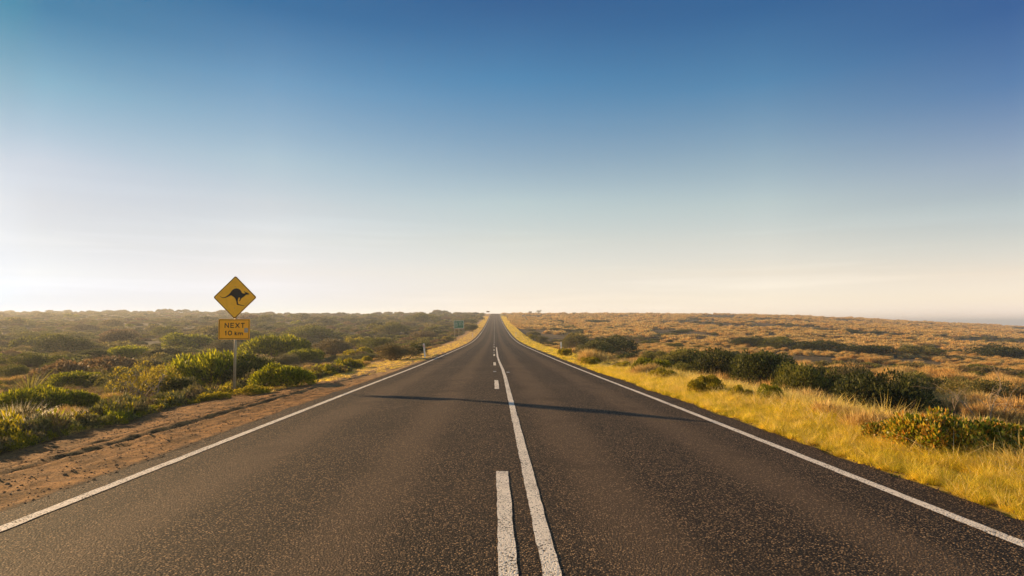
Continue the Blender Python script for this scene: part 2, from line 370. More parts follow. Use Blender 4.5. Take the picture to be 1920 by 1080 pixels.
ys_road = spaced([(-30, 2, 1), (2, 30, .12), (30, 80, .4), (80, 200, 1), (200, 760, 4)])
def ribbon(name, ys, xl, xr, lift, mat, mid=None):
    """a strip between x = xl(y) and xr(y), resting on the crowned road"""
    ys = np.asarray(ys); xl = xl(ys) if callable(xl) else np.full(len(ys), float(xl)); xr = xr(ys) if callable(xr) else np.full(len(ys), float(xr))
    cols = [xl]+[np.full(len(ys), c) for c in (mid or [])]+[xr]; k = len(cols)
    X = np.stack(cols, 1); Y = np.repeat(ys[:, None], k, 1); Z = road_z(X, Y)+lift
    n = len(ys); i = np.arange(k-1)[None, :]+np.arange(n-1)[:, None]*k
    f = np.stack([i, i+1, i+1+k, i+k], -1).reshape(-1, 4)
    return npmesh(name, np.stack([X, Y, Z], -1).reshape(-1, 3), f, mat, True)
rag = lambda s: (lambda y: .10*fbm(y/.5, y*0, s, 4)+.08*fbm(y/.11, y*0, s+9, 2)+.12*fbm(y/4, y*0, s+5, 2))
rl, rr = rag(51), rag(61)
road = link('road', ribbon('road', ys_road, lambda y: -3.93+rl(y), lambda y: 4.02+rr(y), 0, M_ASPH, [-3.7, 0, 3.7])); tag(road, kind='structure')

def mark(name, mes_ys, xc, w, seed):
    e = lambda s, sg: (lambda y: xc(y)+sg*w/2+.012*fbm(y/.12, y*0, s, 3))
    return ribbon(name, mes_ys, e(seed, -1), e(seed+3, 1), .005, M_PAINT)
yedge = ys_road[(ys_road > -20)]
for nm, xc, sd in (('edge_line', -3.56, 71), ('edge_line', 3.56, 75)):
    tag(link(nm, mark(nm, yedge, lambda y, c=xc: np.full(len(y), c)+.015*fbm(y/6, y*0, sd, 2), .115, sd)), kind='structure')
cen = lambda y: np.interp(y, [0, 17, 28, 50, 130, 500], [.105, .068, .01, -.05, -.12, -.15])
sol = lambda y: np.interp(y, [0, 12, 20, 24, 30, 38, 65], [.335, .345, .35, .33, .25, .185, .18])
tag(link('centre_line', mark('centre_line', ys_road[(ys_road > -20) & (ys_road < 63)], sol, .105, 81)), kind='structure')
vv, ff, base = [], [], 0
for k in range(-1, 44):
    a = 2.9+12*k
    ysd = np.unique(np.concatenate([[a], ys_road[(ys_road > a) & (ys_road < a+3.0)], [a+3.0]]))
    me = mark('d', ysd, cen, .113, 90+k)
    v = np.array([p.co[:] for p in me.vertices]); f = np.array([p.vertices[:] for p in me.polygons])
    vv.append(v); ff.append(f+base); base += len(v); bpy.data.meshes.remove(me)
tag(link('dashed_line', npmesh('dashed_line', np.concatenate(vv), np.concatenate(ff), M_PAINT, True)), kind='structure')

tw = NT('sea_water'); wp_ = tw.pos()
M_SEA = tw.done(tw.pbr((.05, .10, .13), .12, tw.bump(tw.noise(wp_, .08, 4), .03, .2)))
sea = link('sea', grid_mesh('sea', np.linspace(-9000, 9000, 25), np.linspace(-1000, 12000, 25), lambda x, y: x*0-22.0, M_SEA)); tag(sea, kind='structure')

# ------------------------------------------------------------------ plant meshes
def leaves(rng, C, N, L, W, up=.3, jit=.6):
    """one folded leaf (quad) per point C growing along N"""
    n = len(C); D = N+rng.normal(0, jit, (n, 3)); D[:, 2] += up; D /= np.linalg.norm(D, axis=1)[:, None]
    S = np.cross(D, rng.normal(0, 1, (n, 3))); S /= np.linalg.norm(S, axis=1)[:, None]+1e-9
    l = (L*(.6+.8*rng.random(n)))[:, None]; w = (W*(.6+.8*rng.random(n)))[:, None]
    U = np.cross(D, S)
    a = C; b = C+D*l*.45+S*w/2+U*w*.15; c = C+D*l; d = C+D*l*.45-S*w/2+U*w*.15
    v = np.stack([a, b, c, d], 1).reshape(-1, 3); f = np.arange(4*n).reshape(-1, 4)
    return v, f
def tubes(P0, P1, r0, r1):
    P0, P1 = np.asarray(P0, float), np.asarray(P1, float); n = len(P0); D = P1-P0; D /= np.linalg.norm(D, axis=1)[:, None]+1e-9
    A = np.cross(D, np.tile([.3, .7, .2], (n, 1))); A /= np.linalg.norm(A, axis=1)[:, None]+1e-9; B = np.cross(D, A)
    r0 = np.broadcast_to(np.asarray(r0, float), (n,))[:, None]; r1 = np.broadcast_to(np.asarray(r1, float), (n,))[:, None]
    v = []
    for P, r in ((P0, r0), (P1, r1)):
        for k in range(4):
            an = k*math.pi/2; v.append(P+(A*math.cos(an)+B*math.sin(an))*r)
    v = np.stack(v, 1).reshape(-1, 3); i = (np.arange(n)*8)[:, None]
    f = np.concatenate([i+np.array([k, (k+1) % 4, 4+(k+1) % 4, 4+k]) for k in range(4)], 0)
    return v, f
def join(parts):
    vs, fs, mi, b = [], [], [], 0
    for v, f, m in parts: vs.append(v); fs.append(f+b); mi.append(np.full(len(f), m)); b += len(v)
    return np.concatenate(vs), np.concatenate(fs), np.concatenate(mi)
def dome_points(rng, n, lumps, spread=1.0, H=1.0, thick=.35):
    """points on the skins of a heap of lumps; dome radius 1, height H"""
    cs, rs = [], []
    for k in range(lumps):
        a = rng.random()*6.283; r = spread*math.sqrt(rng.random())*.72; rad = .24+.2*rng.random()
        z = (math.sqrt(max(0, 1-r*r))*H-rad*.75)*(.45+.6*rng.random())
        cs.append((r*math.cos(a), r*math.sin(a), max(z, rad*.25))); rs.append(rad)
    cs, rs = np.array(cs), np.array(rs)
    k = rng.choice(lumps, n, p=rs**2/np.sum(rs**2)); u = rng.normal(0, 1, (n, 3)); u /= np.linalg.norm(u, axis=1)[:, None]
    u[:, 2] = np.where(u[:, 2] < -.25, -u[:, 2], u[:, 2])
    rr_ = rs[k]*(1-thick*rng.random(n)**1.6)*(1+.25*vnoise(u[:, 0]*3+k*7, u[:, 1]*3+u[:, 2]*2, 5))
    p = cs[k]+u*rr_[:, None]; p[:, 2] = np.maximum(p[:, 2], .01)
    return p, u, cs, rs
def branches(rng, cs, r=.018, k=2, start=.12):
    P0, P1, A, B = [], [], [], []
    for c in cs:
        for q in range(k):
            p = np.array([rng.normal(0, start), rng.normal(0, start), -.05]); tgt = c+rng.normal(0, .12, 3); rad = r
            for s in range(3):
                e = p+(tgt-p)*(.42 if s < 2 else .9)+rng.normal(0, .05, 3); P0.append(p); P1.append(e); A.append(rad); B.append(rad*.7); p = e; rad *= .7
            for s in range(3):
                e = p+rng.normal(0, .12, 3)+[0, 0, .08]; P0.append(p); P1.append(e); A.append(rad); B.append(rad*.4)
    return tubes(P0, P1, A, B)
def shrub_parts(seed, n, lumps, L, W, H=.8, up=.3, jit=.6, thick=.35, br=.015, spread=1.0):
    rng = np.random.default_rng(seed)
    p, u, cs, rs = dome_points(rng, n, lumps, spread, H, thick)
    lv, lf = leaves(rng, p, u, L, W, up, jit); bv, bf = branches(rng, cs, br)
    return (lv, lf), (bv, bf)
def tuft(seed, n, h, w, lean=.5, spread=.12, curl=.6):
    rng = np.random.default_rng(seed)
    a = rng.random(n)*6.283; r = spread*np.sqrt(rng.random(n)); b = np.stack([r*np.cos(a), r*np.sin(a), np.zeros(n)-.02], 1)
    a2 = a+rng.normal(0, .7, n); d = np.stack([np.cos(a2), np.sin(a2)], 1); le = lean*(.15+rng.random(n)); hh = h*(.45+.75*rng.random(n))
    s = np.stack([-np.sin(a2+rng.normal(0, .9, n)), np.cos(a2), np.zeros(n)], 1)*(w*(.6+.7*rng.random(n)))[:, None]/2
    cols = []
    for t_, wd in ((0, 1), (.4, .9), (.75, .6), (1, .08)):
        out = le*(t_+curl*t_**2.5)*hh; z = hh*(t_-.28*curl*le*t_**3)
        c = b+np.stack([d[:, 0]*out, d[:, 1]*out, z], 1); cols += [c-s*wd, c+s*wd]
    v = np.stack(cols, 1).reshape(-1, 3); i = (np.arange(n)*8)[:, None]
    f = np.concatenate([i+np.array([2*k, 2*k+1, 2*k+3, 2*k+2]) for k in range(3)], 0)
    return v, f

SH = {}   # hero shrubs: name -> (foliage mesh, branch mesh); unit radius 1 m
def reg(name, mat, bmat, *a, **k):
    (lv, lf), (bv, bf) = shrub_parts(*a, **k)
    SH[name] = (npmesh(name+'_foliage', lv, lf, mat), npmesh(name+'_branches', bv, bf, bmat))
for i in range(3):
    reg(f'olive{i}', M_OLIVE, M_BARK, 100+i, 9000, 16, .055, .026, H=.8)
    reg(f'bright{i}', M_BRIGHT, M_BARK, 110+i, 8000, 14, .085, .03, H=.75, up=.8, jit=.4)
    reg(f'grey{i}', M_GREY, M_BARK, 120+i, 9000, 15, .05, .02, H=.75, br=.02, thick=.5)
    reg(f'dark{i}', M_DARK, M_BARK, 130+i, 9000, 15, .06, .028, H=.75)
    reg(f'yellow{i}', M_YELLOW, M_BARK, 140+i, 5500, 14, .085, .035, H=.75, up=.6, jit=.4)
reg('woody', M_RUST, M_DEAD, 150, 2200, 9, .06, .025, H=.95, thick=.15, br=.03)
reg('woody1', M_GREY, M_BARK, 151, 3200, 12, .05, .02, H=.95, thick=.5, br=.02)
reg('broad0', M_BROAD, M_BARK, 160, 6500, 18, .085, .05, H=.7, up=.7, jit=.5, thick=.5)
reg('broad1', M_BROAD, M_BARK, 161, 6500, 18, .085, .05, H=.7, up=.7, jit=.5, thick=.5)
# small ones for the far scrub: one mesh each
SM = []
for i, (m, n) in enumerate([(M_OLIVE, 3000), (M_OLIVE, 3000), (M_GREY, 3000), (M_TWIG, 2600), (M_BRIGHT, 2600), (M_DARK, 3000)]):
    (lv, lf), _ = shrub_parts(200+i, n, 9, .095, .05, H=.62, thick=.25); SM.append(npmesh('low_shrub', lv, lf, m))

def mound(seed, n, L, W, lumps, H=.62):
    rg_ = np.random.default_rng(seed); p, u, cs, rs = dome_points(rg_, n, lumps, 1.0, H, .5); u = u*[.8, .8, .4]
    return leaves(rg_, p*[1, 1, .8], u, L, W, .75, .28)
TAN = [npmesh('tussock', *mound(300+i, 2600, .42, .018, 7), M_TAN) for i in range(4)]
TANF = [npmesh('tussock_far', *mound(310+i, 420, .42, .07, 7), M_TAN) for i in range(4)]
VG = [npmesh('verge_tuft', *tuft(320+i, 70, .27, .0075, .85, .10, .9), M_VERGE) for i in range(4)]
VD = [npmesh('gold_tuft', *tuft(330+i, 45, .40, .0065, .7, .09, .9), M_VDRY) for i in range(3)]
VF = [npmesh('verge_tuft_far', *tuft(340+i, 60, .26, .02, .9, .25, .7), M_VERGE) for i in range(2)]+[npmesh('gold_tuft_far', *tuft(345, 60, .26, .02, .9, .25, .7), M_VDRY)]
SILV = [npmesh('silver_tuft', *tuft(350+i, 1600, .62, .0035, .42, .12, .9), M_SILVER) for i in range(2)]
SPIK = npmesh('spiky_plant', *tuft(360, 120, .8, .022, .75, .06, .35), M_SPIKE)

def protos(meshes): return [bpy.data.objects.new('source_'+m.name, m) for m in meshes]
def scatter(name, P, rot, scl, idx, sources):
    me = bpy.data.meshes.new(name); n = len(P); me.vertices.add(n); me.vertices.foreach_set('co', np.asarray(P, np.float32).ravel())
    for nm, a in (('rot', rot), ('scl', scl)):
        at = me.attributes.new(nm, 'FLOAT_VECTOR', 'POINT'); at.data.foreach_set('vector', np.asarray(a, np.float32).ravel())
    at = me.attributes.new('idx', 'INT', 'POINT'); at.data.foreach_set('value', np.asarray(idx, np.int32))
    o = link(name, me)
    ng = bpy.data.node_groups.new(name+'_nodes', 'GeometryNodeTree')
    ng.interface.new_socket('Geometry', in_out='INPUT', socket_type='NodeSocketGeometry')
    ng.interface.new_socket('Geometry', in_out='OUTPUT', socket_type='NodeSocketGeometry')
    N = ng.nodes; gi, go = N.new('NodeGroupInput'), N.new('NodeGroupOutput'); ip = N.new('GeometryNodeInstanceOnPoints'); jn = N.new('GeometryNodeJoinGeometry')
    for s in reversed(sources):                # the join hands its inputs on last first
        oi = N.new('GeometryNodeObjectInfo'); oi.inputs['Object'].default_value = s; oi.inputs['As Instance'].default_value = True
        ng.links.new(oi.outputs['Geometry'], jn.inputs[0])
    def na(nm, typ):
        a = N.new('GeometryNodeInputNamedAttribute'); a.data_type = typ; a.inputs['Name'].default_value = nm; return a.outputs['Attribute']
    er = N.new('FunctionNodeEulerToRotation'); ng.links.new(na('rot', 'FLOAT_VECTOR'), er.inputs[0])
    ng.links.new(gi.outputs[0], ip.inputs['Points']); ng.links.new(jn.outputs[0], ip.inputs['Instance'])
    ip.inputs['Pick Instance'].default_value = True
    ng.links.new(na('idx', 'INT'), ip.inputs['Instance Index']); ng.links.new(er.outputs[0], ip.inputs['Rotation']); ng.links.new(na('scl', 'FLOAT_VECTOR'), ip.inputs['Scale'])
    ng.links.new(ip.outputs[0], go.inputs[0])
    md = o.modifiers.new('scatter', 'NODES'); md.node_group = ng
    return o
def cloud(rng, x, y, sink, smin, smax, zs=(.8, 1.2), tilt=.12):
    n = len(x); P = np.stack([x, y, ground_z(x, y)-sink], 1)
    rot = np.stack([rng.normal(0, tilt, n), rng.normal(0, tilt, n), rng.random(n)*6.283], 1)
    s = smin+(smax-smin)*rng.random(n)**1.5; scl = np.stack([s, s, s*(zs[0]+(zs[1]-zs[0])*rng.random(n))], 1)
    return P, rot, scl
def infov(x, y, m=3.0):
    r = (x+m*np.sign(x)*0)/np.maximum(y, .1); return (y > 1) & (np.abs(x) < .96*y+m+2)

HL = [
 ('bright0', 35, 790, 150, 66, 'leafy fresh green bush at the left picture edge behind the silvery grass'),
 ('bright1', 112, 777, 100, 52, 'leafy green bush with yellow tips just right of the left-edge bush'),
 ('yellow0', 195, 770, 66, 20, 'low yellow-green bush at the dirt edge, right of the silvery grass mounds'),
 ('grey1', 262, 772, 80, 24, 'small brown bush at the dirt edge in front of the woody bush'),
 ('bright2', 135, 727, 88, 33, 'bright green low bush on the brown scrub floor right of the spiky plant'),
 ('woody', 258, 757, 118, 82, 'woody bush with bare pale stems and flat yellow-green tops'),
 ('dark0', 322, 750, 100, 46, 'dark rounded bush between the woody bush and the kangaroo sign'),
 ('woody1', 215, 744, 80, 52, 'thin brown twiggy bush left of the pale-stemmed woody bush'),
 ('bright0', 385, 733, 165, 80, 'large glossy green bush behind the kangaroo sign post, left half'),
 ('dark1', 455, 727, 140, 66, 'dark green bush directly behind the kangaroo sign post'),
 ('bright1', 520, 728, 120, 50, 'yellow-tipped green bush right of the kangaroo sign post'),
 ('yellow2', 468, 741, 70, 22, 'low yellow bush at the foot of the kangaroo sign post'),
 ('yellow1', 395, 750, 60, 18, 'small low yellow bush left of the kangaroo sign post foot'),
 ('dark2', 112, 668, 98, 42, 'dark green dome-shaped bush standing alone on the far left plain'),
 ('bright2', 235, 674, 74, 28, 'low bush with bright green top right of the dark dome bush'),
 ('dark1', 172, 674, 50, 22, 'small dark bush between the dome bush and the green-topped bush'),
 ('yellow2', 285, 742, 70, 60, 'yellow-green crowned bush rising behind the woody bush'),
 ('olive2', 15, 712, 60, 30, 'dark brown-green bush at the left edge behind the spiky plant'),
 ('olive1', 60, 640, 90, 20, 'hazy olive dome far out at the left edge of the plain'),
 ('olive0', 480, 648, 80, 30, 'olive dome just above the broad bright green bush'),
 ('grey0', 415, 668, 70, 34, 'grey bush showing between the pale green bush and the sign plate'),
 ('olive0', 30, 690, 80, 30, 'olive bush at the left picture edge below the hazy plain'),
 ('bright1', 328, 660, 118, 38, 'broad pale green bush left of the sign plate'),
 ('bright0', 512, 676, 120, 52, 'broad bright green bush right of the sign plate'),
 ('olive1', 575, 640, 100, 32, 'rounded green-topped bush on the rise right of the kangaroo sign'),
 ('bright2', 572, 682, 75, 30, 'small bright green bush among grey bushes right of the sign'),
 ('grey0', 620, 668, 90, 36, 'grey-brown bush behind the small bright green bush'),
 ('grey1', 530, 690, 60, 30, 'grey twiggy bush below the broad bright green bush'),
 ('yellow2', 655, 692, 52, 24, 'bright yellow-green cushion bush on the edge of the left verge'),
 ('yellow0', 688, 680, 26, 14, 'tiny yellow-green bush beyond the cushion bush on the left verge'),
 ('grey2', 740, 676, 95, 36, 'grey-brown dome bush left of the near guide post with red reflector'),
 ('yellow1', 664, 652, 50, 22, 'yellowish bush with dark right side in the middle of the left scrub'),
 ('olive2', 700, 660, 70, 30, 'olive bush behind the grey-brown dome bush'),
 ('dark1', 776, 668, 50, 26, 'dark bush immediately left of the near guide post with red reflector'),
 ('olive0', 720, 628, 90, 26, 'olive bush on the slope left of the green direction sign'),
 ('olive1', 785, 606, 70, 20, 'rounded bush breaking the left horizon near the road'),
 ('grey1', 800, 640, 60, 20, 'grey bush on the slope beyond the near left guide post'),
 ('dark0', 884, 622, 26, 14, 'dark bush at the road side beyond the green direction sign'),
 ('dark2', 876, 608, 34, 10, 'dark bush casting shade on the far left verge'),
 # right
 ('olive1', 1083, 662, 58, 42, 'tall green bush behind the near right guide post'),
 ('woody1', 1068, 662, 44, 36, 'twiggy brown bush left of the tall green bush by the right guide post'),
 ('grey0', 1118, 676, 72, 42, 'brown dry bush right of the near right guide post'),
 ('dark1', 1155, 668, 110, 42, 'dark green bush behind the brown dry bush right of the road'),
 ('grey1', 1014, 645, 26, 18, 'small brown bush beside the right verge'),
 ('yellow0', 998, 636, 20, 10, 'small yellow-green bush at the right verge beyond the guide post'),
 ('yellow1', 1108, 684, 40, 18, 'low yellow bush at the outer edge of the right verge'),
 ('yellow2', 1170, 694, 44, 20, 'low yellow-green bush where the right verge meets the dark bushes'),
 ('bright0', 1225, 704, 70, 36, 'green bush at the start of the dark hedge-like row'),
 ('olive1', 1290, 714, 110, 66, 'grey-green bush, first large one of the dark row right of the road'),
 ('dark2', 1370, 730, 130, 82, 'dark green bush in the middle of the row right of the road'),
 ('olive2', 1340, 726, 90, 58, 'olive bush in front of the dark row right of the road'),
 ('dark0', 1450, 748, 160, 96, 'large dark bush of the row behind the tall verge grass'),
 ('bright1', 1445, 760, 66, 46, 'small fresh green bush at the verge in front of the dark row'),
 ('olive0', 1530, 768, 150, 92, 'olive bush near the end of the row behind the tall verge grass'),
 ('grey2', 1610, 768, 130, 98, 'brown twiggy bush on top of the dark row'),
 ('dark2', 1670, 800, 200, 110, 'last dark bush of the row, above the golden broad-leaved bush'),
 ('olive0', 1250, 706, 70, 40, 'olive bush between the green bush and the first large grey-green bush'),
 ('bright2', 1310, 706, 80, 46, 'lighter green bush poking above the start of the dark row'),
 ('grey0', 1395, 720, 80, 54, 'brownish bush in the gap between the two dark bushes of the row'),
 ('dark1', 1580, 772, 110, 74, 'low very dark bush at the foot of the brown twiggy bush'),
 ('woody1', 1500, 745, 90, 84, 'twiggy bush with bare stems standing up out of the dark row'),
 ('grey1', 1720, 762, 90, 60, 'brown bush at the far end of the dark row'),
 ('olive1', 1000, 632, 30, 12, 'small olive bush beside the far right guide post'),
 ('yellow1', 1060, 668, 30, 18, 'tiny golden bush at the foot of the near right guide post'),
 ('yellow0', 1395, 752, 50, 34, 'golden weed bush in the tall grass left of the small fresh green bush'),
 ('yellow0', 1335, 742, 80, 42, 'yellow bush in the verge grass in front of the olive bush'),
 ('yellow2', 1250, 715, 60, 30, 'yellow-green bush at the right verge below the first large bush'),
 ('olive0', 1750, 745, 110, 50, 'olive bush beyond the row on the right grassland'),
 ('olive2', 1850, 760, 130, 56, 'olive bush with dead stems at the right picture edge'),
 ('broad0', 1775, 858, 170, 100, 'golden and green broad-leaved bush at the right picture edge'),
 ('broad1', 1690, 838, 110, 56, 'small rusty broad-leaved bush left of the large golden ones'),
 ('broad1', 1880, 872, 200, 92, 'broad-leaved bush cut by the right picture edge'),
 ('dark1', 1420, 652, 80, 24, 'dark bush at the left end of the line crossing the right grassland'),
 ('olive1', 1475, 655, 80, 26, 'green bush second in the line crossing the right grassland'),
 ('dark2', 1540, 660, 110, 24, 'dark flat bush in the line crossing the right grassland'),
 ('dark0', 1640, 668, 120, 22, 'long dark bush in the line crossing the right grassland'),
 ('olive0', 1745, 672, 90, 26, 'olive bush in the line crossing the right grassland'),
 ('dark1', 1890, 676, 110, 32, 'dark bush on the grassland at the right picture edge'),
 ('dark2', 1045, 606, 30, 7, 'low dark bush far out on the right grassland near the road'),
 ('dark0', 1120, 607, 60, 8, 'flat dark bush far out on the right grassland'),
]
HB = []
for k_, px, py, w_, h_, lb in HL:
    hx_, hy_, hz_ = spot(px, py); HB.append((px, w_/2, py, h_, hy_))
_Ri = _Rm.T
def keep_clear(x, y, h, side=-1):
    """False for small plants that would stand right in front of one of the surveyed bushes and hide it"""
    x = np.atleast_1d(np.asarray(x, float)); y = np.atleast_1d(np.asarray(y, float)); Z = ground_z(x, y)+h
    q = _Ri @ np.stack([x-CAMP[0], y-CAMP[1], Z-CAMP[2]]); u = CX+F_PX*q[0]/-q[2]; v = CY-F_PX*q[1]/-q[2]; ok = np.ones(len(x), bool)
    m = F_PX*h*.8/y
    for px, hw, py, hh, hy in HB: ok &= ~((np.abs(u-px) < hw+m*.6) & (y < hy+.3) & (v < py-.30*hh))
    return ok
rng = np.random.default_rng(7)
LB = lambda y: np.interp(y, [3, 8, 17, 19, 24, 60], [-6.3, -6.75, -7.75, -7.3, -6.5, -7.0])
# --- verge grass, right
def strip(n, y0, y1, x0, x1, power=1.0):
    y = y0+(y1-y0)*rng.random(n)**power; x = x0+(x1-x0)*rng.random(n); return x, y
x, y = strip(15000, 2.5, 26, 4.0, 6.9, 1.3)
e = 4.12+rr(y)+.08*fbm(y/.3, y*0, 77)
k = (x > e) & infov(x, y); x, y = x[k], y[k]
dens = vnoise(x/.6, y/.6, 88); k = (dens > -.38); x, y = x[k], y[k]
P, ro, sc = cloud(rng, x, y, 0, .6, 1.25)
sc *= (.38+.45*sstep(4.4, 6.4, x))[:, None]
dry = (rng.random(len(x)) < .12+.45*sstep(5.2, 6.9, x)+.25*fbm(x/1.5, y/1.5, 89)); idx = np.where(dry, 4+rng.integers(0, 3, len(x)), rng.integers(0, 4, len(x)))
tag(scatter('verge_grass', P, ro, sc, idx, protos(VG+VD)), 'yellow green grass along the right road edge', 'grass', kind='stuff')
n = 700; y = 5+40*rng.random(n)**1.3; x = 5.9+2.6*rng.random(n); k = infov(x, y); x, y = x[k], y[k]
STALK = [npmesh('dry_stalks', *tuft(370+i, 26, .8, .007, .55, .12, .8), M_VDRY) for i in range(2)]
WEED = [npmesh('weed', *shrub_parts(430+i, 420, 7, .15, .06, H=.8, thick=.6, up=.7)[0], m) for i, m in enumerate((M_YELLOW, M_BROAD, M_GREY))]
P, ro, sc = cloud(rng, x, y, .03, .35, .8, (.8, 1.2), .12); idx = rng.choice([0, 1, 2, 3, 4], len(x), p=[.28, .27, .15, .15, .15]); sc[idx > 1] *= .38
tag(scatter('verge_weeds', P, ro, sc, idx, protos(STALK+WEED)), 'tall dry stalks and rusty weeds along the outer side of the right verge', 'weeds', kind='stuff')
n = 600; y = 3+26*rng.random(n)**1.3; x = 5.0+1.9*rng.random(n); k = infov(x, y); x, y = x[k], y[k]
STRAW = [npmesh('straw', *tuft(380+i, 9, .5, .007, 1.3, .05, .9), M_STRAW) for i in range(3)]
P, ro, sc = cloud(rng, x, y, .0, .4, .85, (.7, 1.1), .15); tag(scatter('long_straws', P, ro, sc, rng.integers(0, 3, len(x)), protos(STRAW)), 'long pale straws arching out of the right verge grass', 'grass', kind='stuff')
# --- verge grass further away on both sides
xs_, ys_ = [], []
x, y = strip(6500, 25, 420, 4.15, 7.6, 1.7); xs_.append(x); ys_.append(y)
x, y = strip(5200, 17, 420, -7.0, -4.1, 1.6)
k = (x < -4.3-2.0*(1-sstep(17, 26, y))) | (y > 34); x, y = x[k], y[k]
xs_.append(x); ys_.append(y)
x, y = np.concatenate(xs_), np.concatenate(ys_); P, ro, sc = cloud(rng, x, y, .03, .5, .95)
sc *= np.where(x < 0, .5, .62+.3*sstep(6, 7.4, x))[:, None]*(1+.5*sstep(100, 300, y))[:, None]
idx = np.where(rng.random(len(x)) < np.where(x < 0, .85, .35+.35*sstep(40, 150, y)), 2, rng.integers(0, 2, len(x)))
tag(scatter('roadside_grass', P, ro, sc, idx, protos(VF)), 'short golden grass on both verges further along the road', 'grass', kind='stuff')

# --- tan tussock grassland, right
def jgrid(y0, y1, step, xmin, sgn=1, k=1.0):
    """jittered lattice whose spacing grows with distance"""
    xs_, ys_ = [], []; y = y0
    while y < y1:
        st = step*(1+y*.004*k); xx = np.arange(xmin, .96*y+14, st); xx = xx+rng.random(len(xx))*st*.9; yy = y+rng.random(len(xx))*st*.9
        xs_.append(xx*sgn); ys_.append(yy); y += st
    return np.concatenate(xs_), np.concatenate(ys_)
x, y = jgrid(6, 120, 1.12, 8.0)
k = infov(x, y) & keep_clear(x, y, .35) & (fbm(x/6, y/6, 15) > -.20) & (fbm(x/19, y/34, 48) > -.22) & (x > 8.6+.8*vnoise(x, y/2, 4)); x, y = x[k], y[k]
P, ro, sc = cloud(rng, x, y, .06, .42, 1.0, (.7, 1.1), .10); idx = rng.integers(0, 4, len(x))
tag(scatter('tussock_grass', P, ro, sc, idx, protos(TAN)), 'dry tan tussock grass covering the plain right of the road', 'grass', kind='stuff')
x, y = jgrid(120, 585, 1.5, 8.0, 1, 1.1)
k = infov(x, y) & (fbm(x/15, y/15, 16) > -.28) & (fbm(x/30, y/60, 49) > -.24); x, y = x[k], y[k]
P, ro, sc = cloud(rng, x, y, .08, .7, 1.7, (.55, .85), .08); sc *= (1+.0016*y)[:, None]; idx = rng.integers(0, 4, len(x))
tag(scatter('distant_tussock_grass', P, ro, sc, idx, protos(TANF)), 'distant tan grassland reaching the right horizon', 'grass', kind='stuff')
# olive undershrubs woven through the grassland
x, y = jgrid(22, 560, 2.2, 9.0, 1, 1.0); k = infov(x, y) & (fbm(x/10, y/24, 46) > -.02-.15*vnoise(x/60, y/60, 2)); x, y = x[k], y[k]
P, ro, sc = cloud(rng, x, y, .1, .6, 1.8, (.5, .85), .06)
FIELD_SHRUB_ARGS = (P, ro, sc, rng.integers(0, 2, len(x)))

# --- scrub, left: the far mass
SMO = protos(SM)
P, ro, sc, idx = FIELD_SHRUB_ARGS
tag(scatter('grassland_heath', P, ro, sc, np.where(idx == 0, 0, np.where(rng.random(len(idx)) < .5, 3, 5)), SMO), 'dark low heath patches woven through the right grassland', 'heath', kind='stuff')
x, y = jgrid(26, 575, 2.35, 8.6, -1, 1.0)
k = infov(x, y) & (fbm(x/12, y/12, 19) > -.38) & ((y > 90) | keep_clear(x, y, 1.1)); x, y = x[k], y[k]
P, ro, sc = cloud(rng, x, y, .15, .8, 2.5, (.55, 1.05), .06)
big = (rng.random(len(x)) < .07) & (y > 90); sc[big] *= 2.0; sc *= (.85+.0008*y)[:, None]
kind = fbm(x/22, y/22, 23); idx = np.where(kind > .15, rng.choice([0, 1, 4, 5], len(x), p=[.35, .3, .12, .23]), rng.choice([0, 1, 2, 3, 5], len(x), p=[.25, .25, .2, .2, .1]))
tag(scatter('distant_scrub', P, ro, sc, idx, SMO), 'dense olive coastal scrub spreading to the left horizon', 'scrub', kind='stuff')
# low undergrowth between the near shrubs
n = 9000; y = 5+80*rng.random(n)**1.1; x = -(6.5+rng.random(n)*(.96*y+8)); k = infov(x, y) & (x < LB(y)-.3) & keep_clear(x, y, .28); x, y = x[k], y[k]
P, ro, sc = cloud(rng, x, y, .05, .2, .65, (.7, 1.1), .15); sc *= (.55+.45*sstep(9, 22, y))[:, None]
UND = [npmesh('undergrowth', *shrub_parts(400+i, 800, 7, .09, .022, H=.5, thick=.6)[0], m) for i, m in enumerate((M_TWIG, M_OLIVE, M_YELLOW))]
idx = rng.choice([0, 1, 2, 3], len(x), p=[.70, .22, .04, .04])
tag(scatter('undergrowth', P, ro, sc, idx, protos(UND+[TAN[0]])), 'brown and olive undergrowth between the left shrubs', 'undergrowth', kind='stuff')
# straggly low growth along the dirt edge, left
n = 1700; y = 5+26*rng.random(n)**1.2; ex = rng.random(n); x = LB(y)+.1-.9*ex+.5*vnoise(y/1.3, y*0, 8)
P, ro, sc = cloud(rng, x, y, .02, .14, .36, (.8, 1.6), .2)
sc *= (.6+.8*ex)[:, None]
LOWY = [npmesh('edge_herb', *shrub_parts(420+i, 260, 6, .20, .07, H=.8, thick=.5, up=.9)[0], m) for i, m in enumerate((M_YELLOW, M_GREY, M_BRIGHT))]
idx = rng.choice([0, 1, 2, 3, 4], len(x), p=[.13, .24, .05, .58, .0])
tag(scatter('edge_herbs', P, ro, sc, idx, protos(LOWY+[VD[0], SILV[0]])), 'straggly yellow herbs and dry stalks edging the dirt', 'ground cover', kind='stuff')

